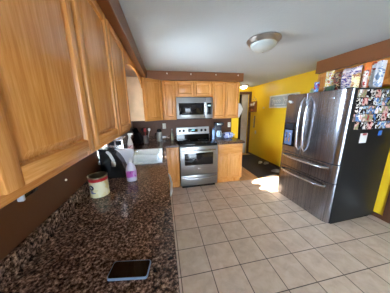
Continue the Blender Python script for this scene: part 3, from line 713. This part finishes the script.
# thermos / can opener
t = thing('thermos', 'tall grey steel thermos with black top, by the outlet left of the range', 'thermos', (.545, -.115, Z))
bm = B(); lathe(bm, [(.052, 0), (.054, .006), (.054, .17), (.048, .20)], seg=28); obj('body', bm, plain('satin_grey_steel', rgb(168, 170, 168), .35, .4), t)
bm = B(); lathe(bm, [(.048, .2005), (.048, .245), (.035, .262), (.012, .266)], seg=28); obj('lid', bm, BLACKP, t)
bm = B(); tube(bm, [(-.052, 0, .17), (-.085, 0, .165), (-.09, 0, .10), (-.082, 0, .05), (-.053, 0, .045)], .009); obj('handle', bm, BLACKP, t)
t = thing('oil_bottle', 'pale green glass bottle standing left of the range', 'bottle', (.82, -.10, Z))
bm = B(); lathe(bm, [(.026, 0), (.028, .005), (.028, .13), (.02, .16), (.011, .185), (.011, .225)], seg=24); obj('bottle_body', bm, plain('green_bottle_glass', rgb(150, 158, 142), .1), t)
bm = B(); lathe(bm, [(.0125, .2255), (.0125, .25), (.010, .252)], seg=18); obj('cap', bm, GREYP, t)
bm = B(); lathe(bm, [(.0285, .03), (.0285, .10)], seg=24, cap0=False, cap1=False); obj('label', bm, plain('paper_label', rgb(150, 150, 120), .5), t)

# phone
t = thing('smartphone', 'black smartphone in a blue-grey case lying on the granite counter', 'phone', (.4695, -3.003, Z), math.radians(90-9))
ph = rrect(.076, .158, .011, 5)
bm = B(); ringloft(bm, [[(x*s, y*s, z) for x, y in ph] for s, z in ((.97, 0), (1, .002), (1, .0085), (.985, .0105))]); obj('case', bm, plain('blue_grey_case', rgb(128, 146, 170), .35), t)
sc = rrect(.069, .151, .009, 5)
bm = B(); ringloft(bm, [[(x, y, z) for x, y in sc] for z in (.0100, .0112)]); s_ = obj('screen', bm, BLACKG, t)
bm = B(); lathe(bm, [(.0018, .01125), (.0018, .0114)], (0, .07, 0), 12); obj('camera_hole', bm, DARKGLASS, s_)

# ---------------------------------------------------------------- right counter
t = thing('blender', 'black coffee maker with a blue carafe on the short counter right of the range', 'coffee maker', (1.845, -.20, Z))
t.name = 'drip_coffee_maker'
bm = B(); box(bm, -.075, .10, -.10, .12, 0, .05, .01); box(bm, -.07, .095, .03, .12, .051, .30, .012); box(bm, -.075, .10, -.09, .12, .301, .37, .015); obj('housing', bm, plain('slate_plastic', rgb(62, 66, 76), .25), t)
bm = B(); lathe(bm, [(.05, .0505), (.06, .07), (.063, .13), (.05, .17), (.045, .185)], (.012, -.035, 0), 24); obj('carafe', bm, plain('blue_tinted_glass', rgb(165, 188, 208), .08), t)
bm = B(); tube(bm, [(.012, -.09, .17), (.012, -.125, .16), (.012, -.13, .10), (.012, -.095, .085)], .008); obj('carafe_handle', bm, BLACKP, t)
bm = B(); box(bm, -.06, .085, -.094, -.0905, .315, .355, .002); obj('front_trim', bm, STEELV, t)
t = thing('water_bottle', 'tall blue water bottle between the range and the coffee maker', 'bottle', (1.722, -.235, Z))
bm = B(); lathe(bm, [(.032, 0), (.034, .005), (.034, .17), (.026, .20), (.016, .215)], seg=24); obj('bottle_body', bm, plain('blue_bottle', rgb(150, 180, 215), .12), t)
bm = B(); lathe(bm, [(.018, .2155), (.018, .25), (.014, .254)], seg=20); obj('cap', bm, plain('dark_blue_cap', rgb(40, 60, 110), .4), t)
t = thing('bread_package', 'blue and white packaged loaf on the short counter, right of the coffee maker', 'package', (2.085, -.19, Z), .15)
bm = B(); ringloft(bm, [[(x, y*s, z*s2+.07) for y, z in rrect(.12, .14, .04, 4)] for x, s, s2 in ((-.135, .35, .2), (-.115, .85, .85), (-.06, 1, 1), (0, .97, 1.0), (.06, 1, .97), (.11, .85, .85), (.13, .3, .25))])
bm.verts.ensure_lookup_table()
for v in bm.verts: v.co.z = max(v.co.z, 0)
obj('wrapper', bm, printed('blue_white_print', [rgb(40, 70, 160), rgb(225, 230, 240), rgb(60, 90, 185), rgb(200, 205, 225), rgb(50, 60, 130)], 16), t)
bm = B(); lathe(bm, [(.006, 0), (.012, .02), (.02, .045)], seg=12); tr(bm, 0, Matrix.Translation((.131, 0, .07)) @ Matrix.Rotation(PI/2, 4, 'Y')); obj('twist_end', bm, plain('wrap_white', rgb(220, 225, 235), .3), t)

# outlets
def outlet(label, loc, rotz):
    t = thing('wall_outlet', label, 'outlet', loc, rotz)
    bm = B(); box(bm, -.036, .036, -.006, -.0005, -.058, .058, .003); obj('plate', bm, OUTLET, t)
    for z in (-.022, .022):
        bm = B(); box(bm, -.016, .016, -.0075, -.0062, z-.014, z+.014, .002); rc = obj('receptacle', bm, OUTLET, t)
        bm = B(); box(bm, -.008, -.005, -.0079, -.0074, z-.006, z+.006); box(bm, .005, .008, -.0079, -.0074, z-.006, z+.006); obj('slots', bm, BLACKP, rc)
outlet('ivory wall outlet on the brown wall left of the range', (.66, -.0, 1.22), 0)
outlet('ivory wall outlet on the brown wall above the packaged loaf', (2.19, -.0, 1.20), 0)
t = thing('outlet_switch', 'grey metal cable clamp on the brown wall just under the nearest left cabinet', 'cable clamp', (.0, -2.765, 1.19), PI/2); t.name = 'cable_clamp'
bm = B(); box(bm, -.05, -.035, -.024, -.0005, -.014, .018, .004); obj('clamp', bm, GREYP, t)
bm = B(); box(bm, -.034, .05, -.018, -.0005, -.008, .012, .004); obj('plug_block', bm, BLACKP, t)
bm = B(); lathe(bm, [(.007, 0), (.007, .006), (.004, .008)], seg=14); tr(bm, 0, Matrix.Rotation(PI/2, 4, 'Y')); tag(obj('screw', bm, WHITE), 'small pale screw head in the brown wall between the cable clamp and the tin', 'screw', (.0005, -2.476, 1.127))
# hooks on the range soffit
names = ['leftmost', 'second from left', 'third from left', 'rightmost']
for x, nme in zip((.765, 1.215, 1.715, 2.185), names):
    t = thing('ceiling_hook', 'small white hook on the brown soffit above the range, %s of the four' % nme, 'hook', (x, -.38, 2.225), 0, 'hooks on the range soffit')
    bm = B(); lathe(bm, [(.012, 0), (.012, .006), (.006, .008)], seg=14); tr(bm, 0, Matrix.Translation((0, -.0005, 0)) @ Matrix.Rotation(PI/2, 4, 'X')); obj('base', bm, WHITE, t)
    bm = B(); tube(bm, [(0, -.008, 0), (0, -.02, -.004), (0, -.024, -.016), (0, -.016, -.022)], .003, 8); obj('hook', bm, WHITE, t)
    t.name = 'soffit_hook'
# papers clipped to the cabinet end
t = thing('paper_sheets', 'white paper sheets sticking out from the end of the right wall cabinet', 'paper', (2.2475, -.30, 1.365))
PAPER = plain('white_paper', rgb(232, 230, 224), .7, var=.02)
for k, pl in enumerate(([(0, .05), (.05, .0), (.145, .19), (.07, .31), (0, .32)], [(0, .07), (.06, .06), (.115, .17), (.085, .285), (0, .30)])):
    bm = B(); prism(bm, pl, 'y', .012*k, .012*k+.003)
    for v in bm.verts: v.co.y += .25*v.co.x
    obj('sheet', bm, PAPER, t)
bm = B(); box(bm, 0, .012, -.006, .022, .20, .25, .002); obj('clip', bm, BLACKP, t)

# ---------------------------------------------------------------- yellow wall things
XW = XR-.0005
t = thing('wall_sign', 'white-framed grey sign with white script on the yellow wall, partly behind the refrigerator', 'sign', (XW, .47, 1.575), -PI/2)
SL, SH = .98, .32
bm = B(); fw = .03
box(bm, 0, SL, -.022, 0, 0, fw, .003); box(bm, 0, SL, -.022, 0, SH-fw, SH, .003); box(bm, 0, fw, -.022, 0, fw, SH-fw, .003); box(bm, SL-fw, SL, -.022, 0, fw, SH-fw, .003); obj('frame', bm, WHITE, t)
bm = B(); box(bm, fw, SL-fw, -.010, 0, fw, SH-fw); obj('panel', bm, plain('grey_sign_board', rgb(176, 186, 192), .6, var=.12, scale=30), t)
def script(x0, x1, zc, hh, seed, n=5):
    bm = B(); rnd = random.Random(seed); pts = []
    amp = [rnd.uniform(.5, 1.2) for _ in range(n+1)]; amp[0] = 1.9
    for k in range(n*16+1):
        a = k/16; q = a*2*PI; i = int(min(a, n-.001))
        pts.append((x0+(x1-x0)*a/n+.022*math.sin(q), -.0125, zc+hh*amp[i]*math.sin(q+.6)*.5))
    tube(bm, pts, .006, 6); return bm
obj('script_lettering', script(.10, .42, .165, .085, 3), WHITE, t)
obj('script_lettering', script(.50, .88, .165, .08, 5, 6), WHITE, t)
obj('script_lettering', script(.18, .60, .075, .03, 8, 9), WHITE, t)
# two-tier shelf
t = thing('wall_shelf', 'small dark wood two-tier shelf on the yellow wall near the hall door', 'shelf', (XW, 1.405, 1.46), -PI/2)
WD = plain('dark_shelf_wood', rgb(140, 86, 44), .5)
bm = B(); box(bm, 0, .30, -.012, 0, 0, .34); obj('back', bm, WD, t)
for z in (.0, .17): bm = B(); box(bm, 0, .30, -.09, -.0125, z, z+.012); box(bm, 0, .30, -.09, -.08, z+.0125, z+.035); obj('tier', bm, WD, t)
for x in (-.0125, .3005): bm = B(); prism(bm, [(0, 0), (-.09, 0), (-.09, .24), (-.03, .34), (0, .34)], 'x', x, x+.012); obj('side', bm, WD, t)
bm = B(); tube(bm, [(.02, -.006, .34), (.05, -.006, .43), (.10, -.006, .38), (.15, -.006, .49), (.20, -.006, .38), (.25, -.006, .43), (.28, -.006, .34)], .006, 8); obj('scroll_top', bm, NICKEL, t)
for i, (q, zz, c_, nm) in enumerate(((.06, .182, rgb(235, 232, 225), 'white'), (.14, .182, rgb(225, 205, 170), 'cream'), (.22, .182, rgb(238, 238, 234), 'tall white'), (.10, .012, rgb(200, 120, 60), 'orange'), (.20, .012, rgb(150, 90, 60), 'brown'))):
    bm = B(); hh = .12 if nm == 'tall white' else .09; lathe(bm, [(.024, 0), (.029, .012), (.029, hh-.012), (.016, hh)], seg=16)
    tag(obj('trinket', bm, plain('trinket_%s' % nm.replace(' ', '_'), c_, .4)), 'small %s trinket on the %s tier of the wall shelf' % (nm, 'upper' if zz > .1 else 'lower'), 'trinket', (XW-.047, 1.405-q, 1.46+zz+.0008), 0, 'trinkets on the wall shelf')
t = thing('key_rack', 'narrow strip of hanging keys on the yellow wall below the two-tier shelf', 'key rack', (XW, 1.17, .96), -PI/2)
bm = B(); box(bm, -.025, .025, -.012, 0, 0, .38, .003); obj('board', bm, plain('black_strip', rgb(120, 108, 92), .5), t)
for z in (.06, .17, .28): bm = B(); tube(bm, [(0, -.012, z), (0, -.03, z-.005), (0, -.03, z+.015)], .004, 8); obj('hook', bm, NICKEL, t)
for z, nm in ((.06, 'lowest'), (.17, 'middle'), (.28, 'top')):
    bm = B(); lathe(bm, [(.020, -.002), (.020, .002)], seg=16); tr(bm, 0, Matrix.Rotation(PI/2, 4, 'Y')); box(bm, -.0015, .0015, -.006, .006, -.075, -.02)
    tag(obj('key', bm, NICKEL), 'key hanging from the %s hook of the narrow key strip' % nm, 'key', (XW-.036, 1.17, .96+z-.018), 0, 'keys on the strip')
tag(obj('wall_plate', box(B(), -.035, .035, -.006, 0, -.05, .05, .003), OUTLET), 'ivory plate low on the yellow wall under the key strip', 'plate', (XW, 1.08, .82), -PI/2)
tag(obj('thermostat', box(B(), -.022, .022, -.02, 0, -.022, .022, .004), OUTLET), 'small white thermostat on the yellow wall left of the sign', 'thermostat', (XW, .73, 1.59), -PI/2)

# ---------------------------------------------------------------- hall floor things
MAT = plain('charcoal_mat', rgb(58, 52, 50), .95, var=.2, scale=60, bmp=.6)
tag(obj('floor_mat', box(B(), 2.72, 3.56, -.545, 1.25, .0005, .012, .004), MAT), 'dark charcoal mat on the wood floor along the yellow wall', 'mat')
def shoe(label, x, y, rz, c_):
    t = thing('shoe', label, 'shoe', (x, y, .0125), rz, 'shoes on the mat')
    R = []
    for px, wv, hv in ((-.10, .02, .05), (-.09, .033, .075), (-.05, .035, .075), (0, .036, .062), (.04, .042, .05), (.08, .040, .04), (.11, .022, .03)):
        R.append([(px, wv*math.cos(a*PI/6), .015+max(0, hv*math.sin(a*PI/6))) for a in range(0, 7)])
    bm = B(); ringloft(bm, R); obj('upper', bm, c_, t)
    bm = B(); prism(bm, [(-.105, -.025), (-.06, -.037), (.04, -.043), (.09, -.036), (.118, 0), (.09, .036), (.04, .043), (-.06, .037), (-.105, .025)], 'z', 0, .0145); obj('sole', bm, WHITE, t)
    t.scale = (.75, .75, .75)
    bm = B(); tube(bm, [(.02, -.02, .072), (.02, .02, .072)], .003, 6); tube(bm, [(.0, -.02, .080), (.0, .02, .080)], .003, 6); obj('laces', bm, WHITE, t)
shoe('white shoe on the charcoal mat, nearer the kitchen of the pair', 3.36, .36, .5, plain('white_shoe', rgb(225, 222, 218), .5))
shoe('white and black shoe on the charcoal mat, by the yellow wall', 3.48, .26, .2, plain('grey_shoe', rgb(180, 176, 174), .5))
bm = B(); rnd = random.Random(4); nn = 22; R = []
for j in range(6):
    s = 1-j/5; R.append([(.13*s*math.cos(2*PI*i/nn)*(1+.12*math.sin(3*2*PI*i/nn+j)), .10*s*math.sin(2*PI*i/nn)*(1+.1*math.cos(2*2*PI*i/nn+j)), .05*(1-s**2)+(.008*math.sin(5*2*PI*i/nn+j) if 0 < j < 5 else 0)) for i in range(nn)])
R[-1] = [(x*1+.001*math.cos(2*PI*i/nn), y+.001*math.sin(2*PI*i/nn), .055) for i, (x, y, z) in enumerate(R[-1])]
ringloft(bm, R); tag(obj('cloth', bm, plain('grey_cloth', rgb(118, 118, 122), .9, var=.2)), 'crumpled grey cloth on the mat in front of the yellow wall beside the refrigerator', 'cloth', (3.38, -.30, .0125), 0)
